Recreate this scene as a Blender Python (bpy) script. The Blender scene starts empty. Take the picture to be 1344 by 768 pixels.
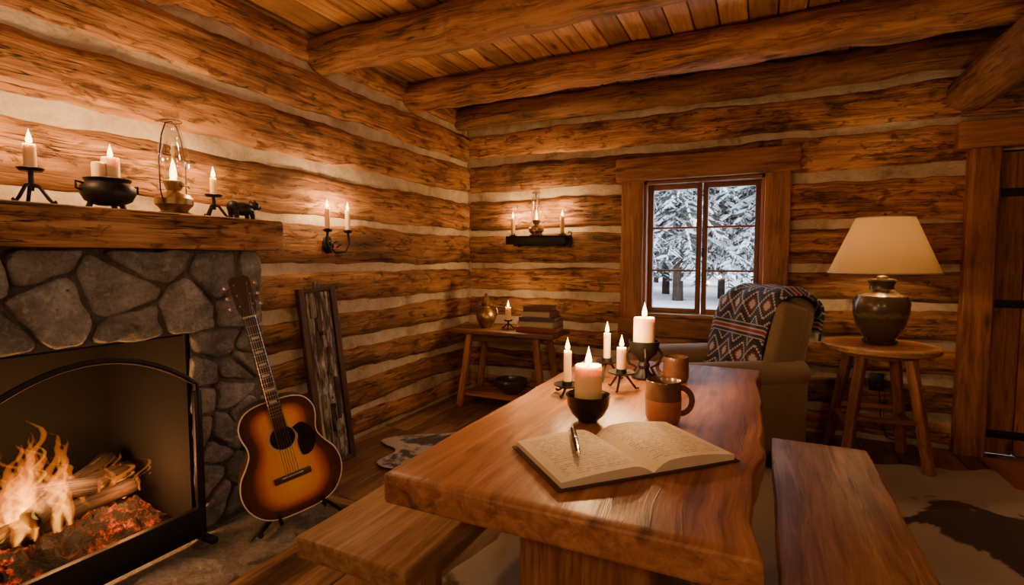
import bpy, bmesh, math, random
from mathutils import Vector, Matrix, noise
R=random.Random(7)
pi=math.pi
def V(*a): return Vector(a)
scene=bpy.context.scene

# ---------------------------------------------------------------- nodes
class NT:
    def __init__(s,name):
        s.m=bpy.data.materials.new(name); s.m.use_nodes=True
        s.t=s.m.node_tree; s.t.nodes.clear()
        s.out=s.t.nodes.new('ShaderNodeOutputMaterial')
    def n(s,typ,ins=None,**props):
        x=s.t.nodes.new(typ)
        for k,v in props.items(): setattr(x,k,v)
        if ins:
            for k,v in ins.items(): s.put(x.inputs[k],v)
        return x
    def put(s,sock,v):
        if isinstance(v,bpy.types.NodeSocket): s.t.links.new(v,sock)
        elif isinstance(v,(tuple,list)) and len(v)==3 and sock.type=='RGBA': sock.default_value=(*v,1)
        else: sock.default_value=v
    def math(s,op,a,b=0.0,c=None,clamp=False):
        x=s.n('ShaderNodeMath',{0:a,1:b},operation=op,use_clamp=clamp)
        if c is not None: s.put(x.inputs[2],c)
        return x.outputs[0]
    def mix(s,f,a,b,blend='MIX'):
        x=s.n('ShaderNodeMix',data_type='RGBA',blend_type=blend)
        s.put(x.inputs[0],f); s.put(x.inputs[6],a); s.put(x.inputs[7],b)
        return x.outputs[2]
    def ramp(s,f,stops,interp='LINEAR'):
        x=s.n('ShaderNodeValToRGB',{0:f}); cr=x.color_ramp; cr.interpolation=interp
        while len(cr.elements)<len(stops): cr.elements.new(0.5)
        for e,(p,c) in zip(cr.elements,stops):
            e.position=p; e.color=(*c,1) if len(c)==3 else c
        return x.outputs[0]
    def attr(s,name='wuv',fac=False):
        x=s.n('ShaderNodeAttribute',attribute_name=name)
        return x.outputs['Fac'] if fac else x.outputs['Vector']
    def scale(s,v,sc,loc=(0,0,0)):
        return s.n('ShaderNodeMapping',{0:v,1:loc,3:sc}).outputs[0]
    def noise(s,v,sc=5,det=4,rough=.55,dist=0):
        return s.n('ShaderNodeTexNoise',{'Vector':v,'Scale':sc,'Detail':det,'Roughness':rough,'Distortion':dist}).outputs[0]
    def bump(s,h,strength=.3,dist=.01):
        return s.n('ShaderNodeBump',{'Height':h,'Strength':strength,'Distance':dist}).outputs[0]
    def pbr(s,color,rough=.6,metal=0,normal=None,**kw):
        p=s.n('ShaderNodeBsdfPrincipled',{'Base Color':color,'Roughness':rough,'Metallic':metal})
        if normal is not None: s.put(p.inputs['Normal'],normal)
        for k,v in kw.items(): s.put(p.inputs[k.replace('_',' ')],v)
        s.t.links.new(p.outputs[0],s.out.inputs[0]); return s.m
    def surf(s,sh): s.t.links.new(sh,s.out.inputs[0]); return s.m

def step(nt,v,a,b):
    return nt.n('ShaderNodeMapRange',{0:v,1:a,2:b,3:0.0,4:1.0}).outputs[0]

def wood(name,dark,mid,light,rough=.55,bump=.4,patch=.5,knots=.8,crack=.8,fine=1.0,spots=0.0,gs=1.0,coat=0,pale=.6,sat=.95):
    nt=NT(name); v=nt.attr(); t=nt.attr('tint',True)
    g=nt.noise(nt.scale(v,(1.1*gs,13*gs,13*gs)),2.2,6,.62,.9)
    f=nt.noise(nt.scale(v,(5,110*gs,110*gs)),1.5,3,.6)
    p=nt.noise(nt.scale(v,(1.3,3.5,3.5)),1.3,4,.6,.4)
    col=nt.ramp(g,[(.3,dark),(.5,mid),(.7,light)])
    col=nt.mix(nt.math('MULTIPLY',step(nt,f,.45,.75),.4*fine),col,dark)
    col=nt.mix(nt.math('MULTIPLY',step(nt,p,.5,.66),patch),col,tuple(c*.6 for c in dark))
    col=nt.mix(nt.math('MULTIPLY',step(nt,p,.48,.3),patch*pale),col,light)
    vo=nt.n('ShaderNodeTexVoronoi',{'Vector':nt.scale(v,(2.1,6.5,6.5)),'Scale':1.0,'Randomness':1.0})
    kd=step(nt,vo.outputs['Distance'],.16,.05)
    col=nt.mix(nt.math('MULTIPLY',kd,knots),col,tuple(c*.3 for c in dark))
    c=nt.noise(nt.scale(v,(.55,16*gs,16*gs)),1.7,3,.5,.3)
    cd=step(nt,nt.math('ABSOLUTE',nt.math('SUBTRACT',c,.5)),.012,.003)
    cm=nt.math('MULTIPLY',cd,step(nt,p,.4,.55))
    col=nt.mix(nt.math('MULTIPLY',cm,crack),col,tuple(x*.15 for x in dark))
    h=nt.math('ADD',nt.math('MULTIPLY',g,.6),nt.math('MULTIPLY',f,.35))
    h=nt.math('SUBTRACT',h,nt.math('MULTIPLY',cm,1.0*crack))
    if spots:
        q=nt.noise(nt.scale(v,(5,12,12)),1.6,6,.72,.5)
        sd=nt.math('MULTIPLY',step(nt,q,.55,.66),spots)
        col=nt.mix(nt.math('MULTIPLY',sd,.85),col,tuple(x*.4 for x in dark)); h=nt.math('SUBTRACT',h,sd)
    hsv=nt.n('ShaderNodeHueSaturation',{'Value':nt.math('MULTIPLY_ADD',t,.75,.62),'Saturation':sat,'Color':col})
    return nt.pbr(hsv.outputs[0],rough,0,nt.bump(h,bump,.012),Coat_Weight=coat,Coat_Roughness=.3)

log_w=wood('hewn_log_wood',(.12,.05,.018),(.42,.19,.066),(.7,.39,.165),.75,.9,.75,.85,.95,1.0,.8,sat=1.0)
beam_w=wood('beam_wood',(.13,.052,.018),(.38,.165,.058),(.58,.3,.115),.7,.8,.6,.8,.95,1.0,.45,sat=1.0)
ceil_w=wood('ceiling_plank_wood',(.28,.12,.04),(.52,.26,.09),(.66,.38,.155),.65,.3,.4,.9,.3,sat=1.0)
floor_w=wood('floor_plank_wood',(.1,.05,.024),(.25,.13,.06),(.38,.215,.105),.48,.35,.5,.5,.6,sat=.95)
table_w=wood('table_slab_wood',(.14,.048,.015),(.36,.135,.042),(.56,.25,.085),.38,.16,.5,.8,.5,.9,0,.8,coat=.12)
bench_w=wood('bench_wood',(.2,.09,.032),(.45,.225,.085),(.64,.38,.17),.45,.25,.45,.7,.5,.8,0,.8,coat=.08,sat=.95)
trim_w=wood('trim_wood',(.16,.056,.019),(.4,.165,.056),(.55,.27,.1),.58,.35,.4,.8,.4,sat=1.0)
sash_w=wood('sash_wood',(.09,.03,.014),(.22,.08,.035),(.3,.13,.06),.5,.2,.2,.2,.1)
old_w=wood('weathered_wood',(.02,.015,.011),(.12,.09,.065),(.7,.64,.56),.8,1.0,.8,.4,1.0,1.0,1.0,1.6,sat=.7)
darkw=wood('dark_wood',(.045,.022,.012),(.13,.065,.03),(.22,.11,.05),.5,.4,.3,.5,.5)
char_w=wood('charred_wood',(.01,.006,.004),(.05,.028,.018),(.14,.08,.04),.9,1.0,.5,.4,1.0)

def simple(name,c,rough=.5,metal=0,ns=0,nb=.2,var=.3,**kw):
    nt=NT(name); v=nt.attr()
    n=nt.noise(v,ns or 30,4)
    col=nt.mix(nt.math('MULTIPLY',step(nt,n,.4,.7),var),c,tuple(x*.45 for x in c))
    return nt.pbr(col,rough,metal,nt.bump(n,nb,.004),**kw)
iron=simple('wrought_iron',(.022,.02,.019),.5,.6,60,.3)
brass=simple('aged_brass',(.36,.24,.11),.36,.9,25,.2,.7)
cer_dark=simple('dark_stoneware',(.06,.042,.03),.25,0,20,.15)
black_bowl=simple('black_glaze',(.014,.012,.011),.2,0,20,.1)
terra=simple('terracotta_glaze',(.34,.12,.06),.3,0,24,.15,.4)
mugb=simple('brown_glaze',(.15,.07,.038),.22,0,24,.12,.5)
coffee=simple('coffee',(.015,.007,.003),.1)
leather=simple('journal_leather',(.06,.03,.015),.5,0,80,.4)
chairm=simple('chair_upholstery',(.25,.165,.09),.75,0,140,.35,.35,Sheen_Weight=.2)
ebony=simple('black_lacquer',(.01,.009,.009),.15)
chromem=simple('pen_metal',(.6,.5,.35),.25,1)
nickel=simple('nickel',(.55,.53,.5),.3,1)
bone=simple('binding_ivory',(.7,.62,.45),.4)
bookpg=simple('book_pages',(.48,.4,.28),.8)
rosew=simple('rosewood',(.06,.028,.016),.4,0,60,.2)
outletm=simple('outlet_black',(.02,.02,.02),.4)
rugm=simple('entry_rug',(.36,.13,.065),.95,0,90,.6,.5)
def waxmat():
    nt=NT('candle_wax')
    return nt.pbr((.88,.66,.34),.45,0,None,Subsurface_Weight=.45,Subsurface_Radius=(.045,.032,.016),Subsurface_Scale=.6)
wax=waxmat()
def emis(name,c,s):
    nt=NT(name); e=nt.n('ShaderNodeEmission',{0:(*c,1),1:s}); return nt.surf(e.outputs[0])
flame=emis('candle_flame',(1,.5,.13),22)
wickm=simple('wick',(.02,.01,.01),.9)
def glassm(name,tint,g=.12):
    nt=NT(name); t=nt.n('ShaderNodeBsdfTransparent',{0:(*tint,1)}); gl=nt.n('ShaderNodeBsdfGlossy',{0:(1,1,1,1),1:.03})
    m=nt.n('ShaderNodeMixShader',{0:g,1:t.outputs[0],2:gl.outputs[0]}); return nt.surf(m.outputs[0])
glass=glassm('lamp_glass',(.96,.94,.9),.2)
pane=glassm('window_glass',(.97,.98,1),.03)
def chinkm():
    nt=NT('chinking_mortar'); v=nt.n('ShaderNodeNewGeometry').outputs['Position']
    n=nt.noise(v,4.5,7,.7,.4); n2=nt.noise(v,70,3)
    col=nt.ramp(n,[(.28,(.2,.14,.085)),(.42,(.46,.37,.25)),(.58,(.64,.55,.41)),(.8,(.76,.67,.53))])
    h=nt.math('ADD',n,nt.math('MULTIPLY',n2,.4))
    return nt.pbr(col,.88,0,nt.bump(h,.8,.015))
chink=chinkm()
def stonem(name,a,b,c,warm=(.24,.18,.12)):
    nt=NT(name); v=nt.n('ShaderNodeNewGeometry').outputs['Position']; t=nt.attr('tint',True)
    n=nt.noise(v,8,9,.72,.3); n2=nt.noise(v,75,6,.75); n3=nt.noise(v,3,3); n4=nt.noise(v,22,6,.7,.5)
    col=nt.ramp(n,[(.3,a),(.52,b),(.72,c)])
    col=nt.mix(nt.math('MULTIPLY',step(nt,n3,.52,.72),.45),col,warm)
    col=nt.mix(nt.math('MULTIPLY',step(nt,n2,.48,.66),.6),col,a)
    col=nt.mix(nt.math('MULTIPLY',step(nt,n4,.54,.66),.6),col,c)
    hsv=nt.n('ShaderNodeHueSaturation',{'Value':nt.math('MULTIPLY_ADD',t,.7,.65),'Saturation':.85,'Color':col})
    h=nt.math('ADD',nt.math('ADD',n,nt.math('MULTIPLY',n2,.4)),nt.math('MULTIPLY',n4,.6))
    return nt.pbr(hsv.outputs[0],.88,0,nt.bump(h,1.0,.05))
stone=stonem('field_stone',(.15,.135,.12),(.42,.39,.355),(.68,.64,.59))
hearthst=stonem('hearth_stone',(.12,.108,.096),(.32,.29,.26),(.5,.47,.42))
mortar=stonem('grey_mortar',(.12,.105,.09),(.25,.22,.19),(.38,.34,.3))
soot=simple('soot_brick',(.006,.0045,.004),.95,0,12,.8)
def screenm():
    nt=NT('screen_mesh'); t=nt.n('ShaderNodeBsdfTransparent'); d=nt.n('ShaderNodeBsdfDiffuse',{0:(.01,.009,.008,1)})
    m=nt.n('ShaderNodeMixShader',{0:.38,1:t.outputs[0],2:d.outputs[0]}); return nt.surf(m.outputs[0])
screenmat=screenm()
def firevol(name,c,s):
    nt=NT(name); e=nt.n('ShaderNodeEmission',{0:(*c,1),1:s}); nt.t.links.new(e.outputs[0],nt.out.inputs['Volume']); return nt.m
fv_out=firevol('flame_outer',(1,.21,.012),32)
fv_in=firevol('flame_inner',(1,.34,.02),60)
fv_core=firevol('flame_core',(1,.52,.06),85)
def emberm():
    nt=NT('ember_bed'); v=nt.n('ShaderNodeNewGeometry').outputs['Position']
    n=nt.noise(v,30,6,.75); big=nt.noise(v,7,2); f=nt.math('MULTIPLY',step(nt,n,.5,.7),step(nt,big,.36,.6))
    return nt.pbr((.035,.026,.023),.95,0,nt.bump(n,1,.02),Emission_Color=nt.ramp(f,[(0,(.6,.02,.0)),(.6,(1,.07,.01)),(1,(1,.24,.03))]),Emission_Strength=nt.math('MULTIPLY',f,2.6))
ember=emberm()
def shadem():
    nt=NT('lamp_shade_linen'); v=nt.attr(); n=nt.noise(nt.scale(v,(1,1,1)),220,2)
    c=nt.mix(nt.math('MULTIPLY',n,.2),(.78,.53,.23),(.6,.38,.15))
    d=nt.n('ShaderNodeBsdfDiffuse',{0:c}); t=nt.n('ShaderNodeBsdfTranslucent',{0:c})
    m=nt.n('ShaderNodeMixShader',{0:.2,1:d.outputs[0],2:t.outputs[0]}); return nt.surf(m.outputs[0])
shade=shadem()
def vasem():
    nt=NT('lamp_stoneware'); v=nt.attr(); z=nt.n('ShaderNodeSeparateXYZ',{0:v}).outputs[2]
    n=nt.noise(v,22,5)
    c=nt.ramp(nt.math('ADD',z,nt.math('MULTIPLY',nt.math('SUBTRACT',n,.5),.06)),[(0,(.04,.028,.018)),(.16,(.085,.06,.034)),(.18,(.2,.145,.08)),(.2,(.08,.057,.034)),(.29,(.11,.078,.045)),(.3,(.24,.16,.08)),(.315,(.05,.035,.02))])
    return nt.pbr(c,.25,0,nt.bump(n,.2,.005),Coat_Weight=.4)
vase_m=vasem()
def pagem():
    nt=NT('journal_pages'); v=nt.attr(); s=nt.n('ShaderNodeSeparateXYZ',{0:v}).outputs
    row=nt.math('MULTIPLY',s[1],95); fr=nt.math('FRACT',row); fl=nt.math('FLOOR',row)
    cv=nt.n('ShaderNodeCombineXYZ',{0:nt.math('MULTIPLY',s[0],260),1:nt.math('MULTIPLY',row,1.2),2:fl}).outputs[0]
    n=nt.noise(cv,1,3,.6,1.2)
    ln=step(nt,nt.math('ABSOLUTE',nt.math('SUBTRACT',n,.5)),.06,.025)
    band=nt.math('MULTIPLY',step(nt,fr,.15,.25),step(nt,fr,.8,.7))
    wd=step(nt,nt.noise(nt.n('ShaderNodeCombineXYZ',{0:nt.math('MULTIPLY',s[0],60),1:nt.math('MULTIPLY',fl,7.3)}).outputs[0],1,0),.36,.42)
    ax=nt.math('ABSOLUTE',s[0])
    mg=nt.math('MULTIPLY',step(nt,ax,.02,.024),step(nt,ax,.215,.21))
    mgy=step(nt,nt.math('ABSOLUTE',s[1]),.118,.114)
    ink=nt.math('MULTIPLY',nt.math('MULTIPLY',nt.math('MULTIPLY',ln,band),nt.math('MULTIPLY',wd,mg)),mgy)
    base=nt.mix(nt.noise(v,18,4),(.82,.68,.48),(.68,.53,.35))
    return nt.pbr(nt.mix(nt.math('MULTIPLY',ink,.8),base,(.12,.07,.04)),.8)
pages=pagem()
def blanketm():
    nt=NT('woven_blanket'); v=nt.attr(); s=nt.n('ShaderNodeSeparateXYZ',{0:v}).outputs
    u=nt.math('MULTIPLY',s[0],6.4); w=nt.math('MULTIPLY',s[1],3.0)
    tri=nt.math('ABSOLUTE',nt.math('SUBTRACT',nt.math('FRACT',u),.5))
    q=nt.math('MULTIPLY',nt.math('FLOOR',nt.math('MULTIPLY',tri,12)),1/6)
    fw=nt.math('FRACT',w); vv=nt.math('ABSOLUTE',nt.math('SUBTRACT',fw,.5))
    vq=nt.math('MULTIPLY',nt.math('FLOOR',nt.math('MULTIPLY',vv,24)),1/6)
    d=nt.math('ADD',q,vq)
    cr,nv,rd,bk=(.6,.56,.52),(.028,.04,.085),(.3,.045,.035),(.018,.02,.032)
    c=nt.ramp(nt.math('MULTIPLY',d,.5),[(0,cr),(.13,rd),(.22,nv),(.34,cr),(.42,nv),(.64,bk),(.78,cr),(.84,nv)],'CONSTANT')
    stripe=nt.ramp(fw,[(0,rd),(.03,cr),(.055,nv),(.11,cr),(.13,nv),(.14,bk),(.87,cr),(.89,nv),(.945,cr),(.97,rd)],'CONSTANT')
    inb=nt.math('GREATER_THAN',vv,.36)
    c=nt.mix(inb,c,stripe)
    n=nt.noise(nt.scale(v,(1,1,1)),260,2); c=nt.mix(nt.math('MULTIPLY',n,.35),c,(.05,.045,.06))
    return nt.pbr(c,.95,0,nt.bump(n,.6,.004),Sheen_Weight=.1)
blanketmat=blanketm()
def hidem(name,white,dark,th,sc,off,center=None):
    nt=NT(name); v=nt.n('ShaderNodeNewGeometry').outputs['Position']
    vv=nt.scale(v,(1,1,1),off)
    n=nt.noise(vv,sc,6,.6,.5); hair=nt.noise(nt.scale(v,(60,200,60)),2,3)
    if center:
        dv=nt.n('ShaderNodeVectorMath',{0:nt.scale(v,(1.0,1.5,0)),1:(center[0],center[1]*1.5,0)},operation='DISTANCE').outputs['Value']
        n=nt.math('SUBTRACT',nt.math('MULTIPLY',n,1.3),dv); 
    f=step(nt,n,th,th+.05)
    c=nt.mix(f,white,dark); c=nt.mix(nt.math('MULTIPLY',hair,.4),c,tuple(x*.45 for x in dark))
    return nt.pbr(c,.9,0,nt.bump(hair,.9,.015),Sheen_Weight=.3)
hide_a=hidem('cowhide_brown',(.9,.82,.68),(.05,.028,.018),0.12,2.4,(3.3,1.2,0),(1.2,2.9))
hide_b=hidem('cowhide_grey',(.85,.78,.68),(.16,.1,.07),.58,1.6,(7.7,2.2,0))
hide_c=hidem('cowhide_black',(.85,.79,.7),(.02,.016,.015),.54,2.8,(1.7,5.2,0))
def snowm():
    nt=NT('snow'); v=nt.n('ShaderNodeNewGeometry').outputs['Position']; n=nt.noise(v,1.5,5)
    return nt.pbr((.88,.9,.94),.8,0,nt.bump(n,.8,.2))
snow=snowm()
def treem(name,th):
    nt=NT(name); g=nt.n('ShaderNodeNewGeometry'); v=g.outputs['Position']; t=nt.attr('tint',True)
    n=nt.noise(v,9,5,.7)
    f=step(nt,nt.math('ADD',n,nt.math('MULTIPLY',t,.25)),th,th+.06)
    return nt.pbr(nt.mix(f,(.045,.05,.045),(.86,.89,.94)),.85)
tree_br=treem('snow_laden_branch',.54); tree_tw=treem('spruce_twig',.68)
def bookm(name,c): return simple(name,c,.6,0,50,.2)
def burstm():
    nt=NT('sunburst_spruce'); v=nt.attr('wuv'); s=nt.n('ShaderNodeSeparateXYZ',{0:v}).outputs
    g=nt.noise(nt.n('ShaderNodeCombineXYZ',{0:nt.math('MULTIPLY',s[1],140),1:nt.math('MULTIPLY',s[2],5)}).outputs[0],1,3)
    c=nt.ramp(s[0],[(0,(.9,.45,.08)),(.38,(.78,.28,.035)),(.55,(.42,.09,.013)),(.7,(.06,.016,.008)),(1,(.01,.006,.005))])
    c=nt.mix(nt.math('MULTIPLY',g,.2),c,(.3,.1,.02))
    return nt.pbr(c,.16,0,None,Coat_Weight=.6,Coat_Roughness=.06)
burst=burstm()

# ---------------------------------------------------------------- builder
class B:
    def __init__(s): s.v=[];s.f=[];s.mi=[];s.w=[];s.t=[];s.mats=[]
    def add(s,vs,fs,mat,wuv=None,M=None,tint=None,off=True):
        if mat not in s.mats: s.mats.append(mat)
        k=s.mats.index(mat); b=len(s.v)
        o=V(R.uniform(0,50),R.uniform(0,50),R.uniform(0,50)) if off else V(0,0,0)
        if wuv is None: wuv=vs
        tt=R.random() if tint is None else tint
        for p,w in zip(vs,wuv):
            p=Vector(p); s.v.append(M@p if M else p); s.w.append(Vector(w)+o); s.t.append(tt)
        for f in fs: s.f.append([i+b for i in f]); s.mi.append(k)
    def box(s,c,sz,mat,bev=.004,rot=None,M=None,seg=2,tint=None):
        bm=bmesh.new(); bmesh.ops.create_cube(bm,size=1)
        for v in bm.verts: v.co=Vector((v.co.x*sz[0],v.co.y*sz[1],v.co.z*sz[2]))
        if bev>0: bmesh.ops.bevel(bm,geom=bm.edges[:],offset=min(bev,min(sz)*.49),segments=seg,profile=.5,affect='EDGES')
        bm.verts.index_update()
        vs=[v.co.copy() for v in bm.verts]; fs=[[v.index for v in f.verts] for f in bm.faces]; bm.free()
        ax=max(range(3),key=lambda i:sz[i])
        w=[Vector((p[ax],p[(ax+1)%3],p[(ax+2)%3])) for p in vs]
        T=Matrix.Translation(c)
        if rot is not None: T=T@rot
        if M: T=M@T
        s.add(vs,fs,mat,w,T,tint)
    def lathe(s,prof,mat,seg=32,M=None,c=(0,0,0),wob=0,off=True):
        vs=[];fs=[];n=len(prof)
        for i in range(seg):
            a=2*pi*i/seg
            for r,z in prof:
                rr=r*(1+wob*noise.noise(V(math.cos(a)*1.5,math.sin(a)*1.5,z*8)))
                vs.append(V(rr*math.cos(a),rr*math.sin(a),z))
        for i in range(seg):
            j=(i+1)%seg
            for k in range(n-1): fs.append([i*n+k,j*n+k,j*n+k+1,i*n+k+1])
        w=[v.copy() for v in vs]
        T=Matrix.Translation(c)
        if M: T=M@T
        s.add(vs,fs,mat,w,T,off=off)
    def tube(s,pts,rad,mat,seg=10,M=None,flat=1.0,closed=False):
        pts=[Vector(p) for p in pts]; n=len(pts)
        rs=rad if isinstance(rad,(list,tuple)) else [rad]*n
        vs=[];fs=[];w=[];up=None;L=0
        for i,p in enumerate(pts):
            if closed: d=pts[(i+1)%n]-pts[i-1]
            else: d=pts[min(i+1,n-1)]-pts[max(i-1,0)]
            d.normalize()
            if up is None:
                up=V(0,0,1) if abs(d.z)<.9 else V(1,0,0)
            a=(up-d*up.dot(d)).normalized(); b=d.cross(a); up=a
            if i: L+=(p-pts[i-1]).length
            for k in range(seg):
                t=2*pi*k/seg; vs.append(p+(a*math.cos(t)+b*math.sin(t)*flat)*rs[i]); w.append(V(L,math.cos(t)*rs[i],math.sin(t)*rs[i]))
        m=n if closed else n-1
        for i in range(m):
            j=(i+1)%n
            for k in range(seg): fs.append([i*seg+k,i*seg+(k+1)%seg,j*seg+(k+1)%seg,j*seg+k])
        if not closed: fs.append(list(range(seg))[::-1]); fs.append([(n-1)*seg+k for k in range(seg)])
        s.add(vs,fs,mat,w,M)
    def loft(s,L,wd,th,mat,M=None,rnd=.01,en=0,sn=0,nst=None,tint=None,circle=False,ns=3.0,taper=0,live=(1,1)):
        """length X, width Y, thickness Z centred"""
        prof=[]
        if circle:
            for k in range(22): a=2*pi*k/22; prof.append((math.cos(a)*wd/2,math.sin(a)*th/2))
        else:
            r=min(rnd,wd/2.01,th/2.01); nw=max(2,int(wd/.05)) if sn else 1
            cs=[(wd/2-r,th/2-r,0),(-wd/2+r,th/2-r,1),(-wd/2+r,-th/2+r,2),(wd/2-r,-th/2+r,3)]
            for ci,(cx,cy,q) in enumerate(cs):
                for k in range(4): a=(q+k/3)*pi/2; prof.append((cx+r*math.cos(a),cy+r*math.sin(a)))
                if ci in(0,2):
                    sg=-1 if ci==0 else 1
                    for k in range(1,nw): prof.append((cx+sg*(wd-2*r)*k/nw,(th/2)*(1 if ci==0 else -1)))
        n=len(prof); nst=nst or max(2,int(L/.06)); seed=R.uniform(0,99)
        xs=[-L/2,-L/2+rnd*.3,-L/2+rnd]+[-L/2+rnd+(L-2*rnd)*i/nst for i in range(1,nst)]+[L/2-rnd,L/2-rnd*.3,L/2]
        ins=[rnd,rnd*.3,0]+[0]*(nst-1)+[0,rnd*.3,rnd]
        vs=[];w=[];fs=[]
        for x,i_ in zip(xs,ins):
            tf=1+taper*(x/L)
            for (y,z) in prof:
                sy=max(0,(abs(y)-i_))/(abs(y)+1e-9)*tf; sz=max(0,(abs(z)-i_))/(abs(z)+1e-9)*tf
                yy=y*sy; zz=z*sz
                if en and abs(y)>1e-6:
                    lv=live[0] if y<0 else live[1]
                    yy+=en*lv*(noise.noise(V(x*ns,(5 if y>0 else 0),seed))+.5*noise.noise(V(x*ns*3,(5 if y>0 else 0)+z*8,seed)))*(abs(y)/(wd/2))
                if sn:
                    d=sn*noise.noise(V(x*5,y*9+seed,z*9)); zz+=d; yy+=d*.6
                vs.append(V(x,yy,zz)); w.append(V(x,y,z))
        m=len(xs)
        for i in range(m-1):
            for k in range(n): fs.append([i*n+k,i*n+(k+1)%n,(i+1)*n+(k+1)%n,(i+1)*n+k])
        fs.append(list(range(n))); fs.append([(m-1)*n+k for k in range(n)][::-1])
        fs=[f[::-1] for f in fs]
        s.add(vs,fs,mat,w,M,tint)
    def post(s,p0,p1,wd,th,mat,side=None,**k):
        p0=Vector(p0);p1=Vector(p1);s.loft((p1-p0).length,wd,th,mat,M=frame((p0+p1)/2,p1-p0,side or V(0,1,0)),**k)
    def obj(s,name,parent=None,angle=38,loc=None):
        me=bpy.data.meshes.new(name); me.from_pydata([tuple(v) for v in s.v],[],s.f)
        for m in s.mats: me.materials.append(m)
        me.polygons.foreach_set('material_index',s.mi)
        me.polygons.foreach_set('use_smooth',[True]*len(s.f))
        a=me.attributes.new('wuv','FLOAT_VECTOR','POINT'); a.data.foreach_set('vector',[c for w in s.w for c in w])
        a=me.attributes.new('tint','FLOAT','POINT'); a.data.foreach_set('value',s.t)
        me.update(); me.set_sharp_from_angle(angle=math.radians(angle))
        o=bpy.data.objects.new(name,me); scene.collection.objects.link(o)
        if parent: o.parent=parent
        return o
def frame(loc,x,yhint):
    x=Vector(x).normalized(); z=x.cross(Vector(yhint)); 
    if z.length<1e-4: z=x.cross(V(1,0,0))
    z.normalize(); y=z.cross(x)
    return Matrix.Translation(loc)@Matrix((x,y,z)).transposed().to_4x4()
def RZ(a): return Matrix.Rotation(a,4,'Z')
def light(parent,loc,power,col=(1,.54,.22),rad=.02,name='flame_light'):
    l=bpy.data.lights.new(name,'POINT'); l.energy=power; l.color=col; l.shadow_soft_size=rad
    o=bpy.data.objects.new(name,l); scene.collection.objects.link(o); o.location=loc
    if parent: o.parent=parent
    return o
LIGHTS=[]
def candle(b,p,r,h,fl=.045,power=3):
    p=Vector(p)
    b.lathe([(0,0),(r,0),(r*1.0,h*.5),(r*.98,h-.004),(r*.93,h),(r*.8,h-.002),(r*.3,h-.006),(0,h-.006)],wax,24,c=p,wob=.03)
    b.tube([p+V(0,0,h-.006),p+V(.001,0,h+.008)],.0014,wickm,6)
    z0=h+.004; fl*=1.1
    pr=[(0,0),(.17,.05),(.22,.16),(.2,.32),(.13,.55),(.05,.8),(0,1)]
    b.lathe([(a*fl*.85,z0+c*fl) for a,c in pr],flame,14,c=p)
    LIGHTS.append((p+V(0,0,h+.004+fl*.5),power))
def finish(b,name,**k):
    o=b.obj(name,**k)
    for p,pw in LIGHTS: light(o,p,pw,rad=.018)
    LIGHTS.clear(); return o
CP=7.0  # candle power

# ---------------------------------------------------------------- room shell
XL,XR,YB,YF,ZC=-2.48,2.6,4.2,-1.8,2.62
courses=[0.0,.2,.45,.68,.93,1.19,1.49,1.82,2.13,2.42,2.64]
RG=random.Random(3); gaps=[RG.uniform(.024,.044) for _ in courses]
def logpanel(b,o,u,n,L,z0,z1,mat=log_w,tint=None,bulge=.03):
    """o = start at floor on face plane"""
    ga=gaps[min(range(len(courses)),key=lambda i:abs(courses[i]-z0))]; gb=gaps[min(range(len(courses)),key=lambda i:abs(courses[i]-z1))]
    h=z1-z0-ga-gb; zc=(z0+ga+z1-gb)/2; seed=R.uniform(0,99)
    ns=max(2,int(L/.045)); ss=[-1.0,-1.0,-.98,-.94,-.86,-.7,-.4,0,.4,.7,.86,.94,.98,1.0,1.0]
    outs=[-.09]+[None]*(len(ss)-2)+[-.09]
    vs=[];w=[];fs=[];u=Vector(u);n=Vector(n);o=Vector(o)
    for i in range(ns+1):
        x=L*i/ns
        for k,s_ in enumerate(ss):
            e=noise.noise(V(x*1.4,seed,2+(s_>0)*9))*.028+noise.noise(V(x*6,seed,4+(s_>0)*9))*.012+noise.noise(V(x*16,seed,6+(s_>0)*9))*.005
            zz=zc+s_*(h/2)+e*abs(s_)
            if outs[k] is not None: ot=outs[k]
            else:
                ot=-bulge*abs(s_)**8-.006*abs(s_)+.009*noise.noise(V(x*2.3,s_*1.4+seed,0))+.006*noise.noise(V(x*9,s_*4+seed,3))
            vs.append(o+u*x+n*ot+V(0,0,zz)); w.append(V(x,s_*h/2,ot))
    m=len(ss)
    for i in range(ns):
        for k in range(m-1): fs.append([i*m+k,i*m+k+1,(i+1)*m+k+1,(i+1)*m+k])
    fs.append([k for k in range(m)]); fs.append([ns*m+k for k in range(m)])
    b.add(vs,fs,mat,w,tint=tint)
def slab(b,x0,x1,y0,y1,z0,z1,mat): b.box(((x0+x1)/2,(y0+y1)/2,(z0+z1)/2),(x1-x0,y1-y0,z1-z0),mat,0)

# left wall
FY0,FY1=.25,1.75; MZ=1.29; CD=.034
b=B()
for z0,z1 in zip(courses,courses[1:]):
    if z1<=1.2:
        logpanel(b,(XL,FY1-.03,0),(0,1,0),(1,0,0),YB-FY1+.05,z0,z1)
        logpanel(b,(XL,YF,0),(0,1,0),(1,0,0),FY0-YF+.03,z0,z1)
    else: logpanel(b,(XL,YF,0),(0,1,0),(1,0,0),YB-YF+.02,z0,z1)
slab(b,XL-.25,XL-CD,FY1-.02,YB+.25,0,1.2,chink)
slab(b,XL-.25,XL-CD,YF-.2,FY0+.02,0,1.2,chink)
slab(b,XL-.25,XL-CD,YF-.2,YB+.25,1.2,ZC+.1,chink)
b.obj('wall_left')
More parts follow.
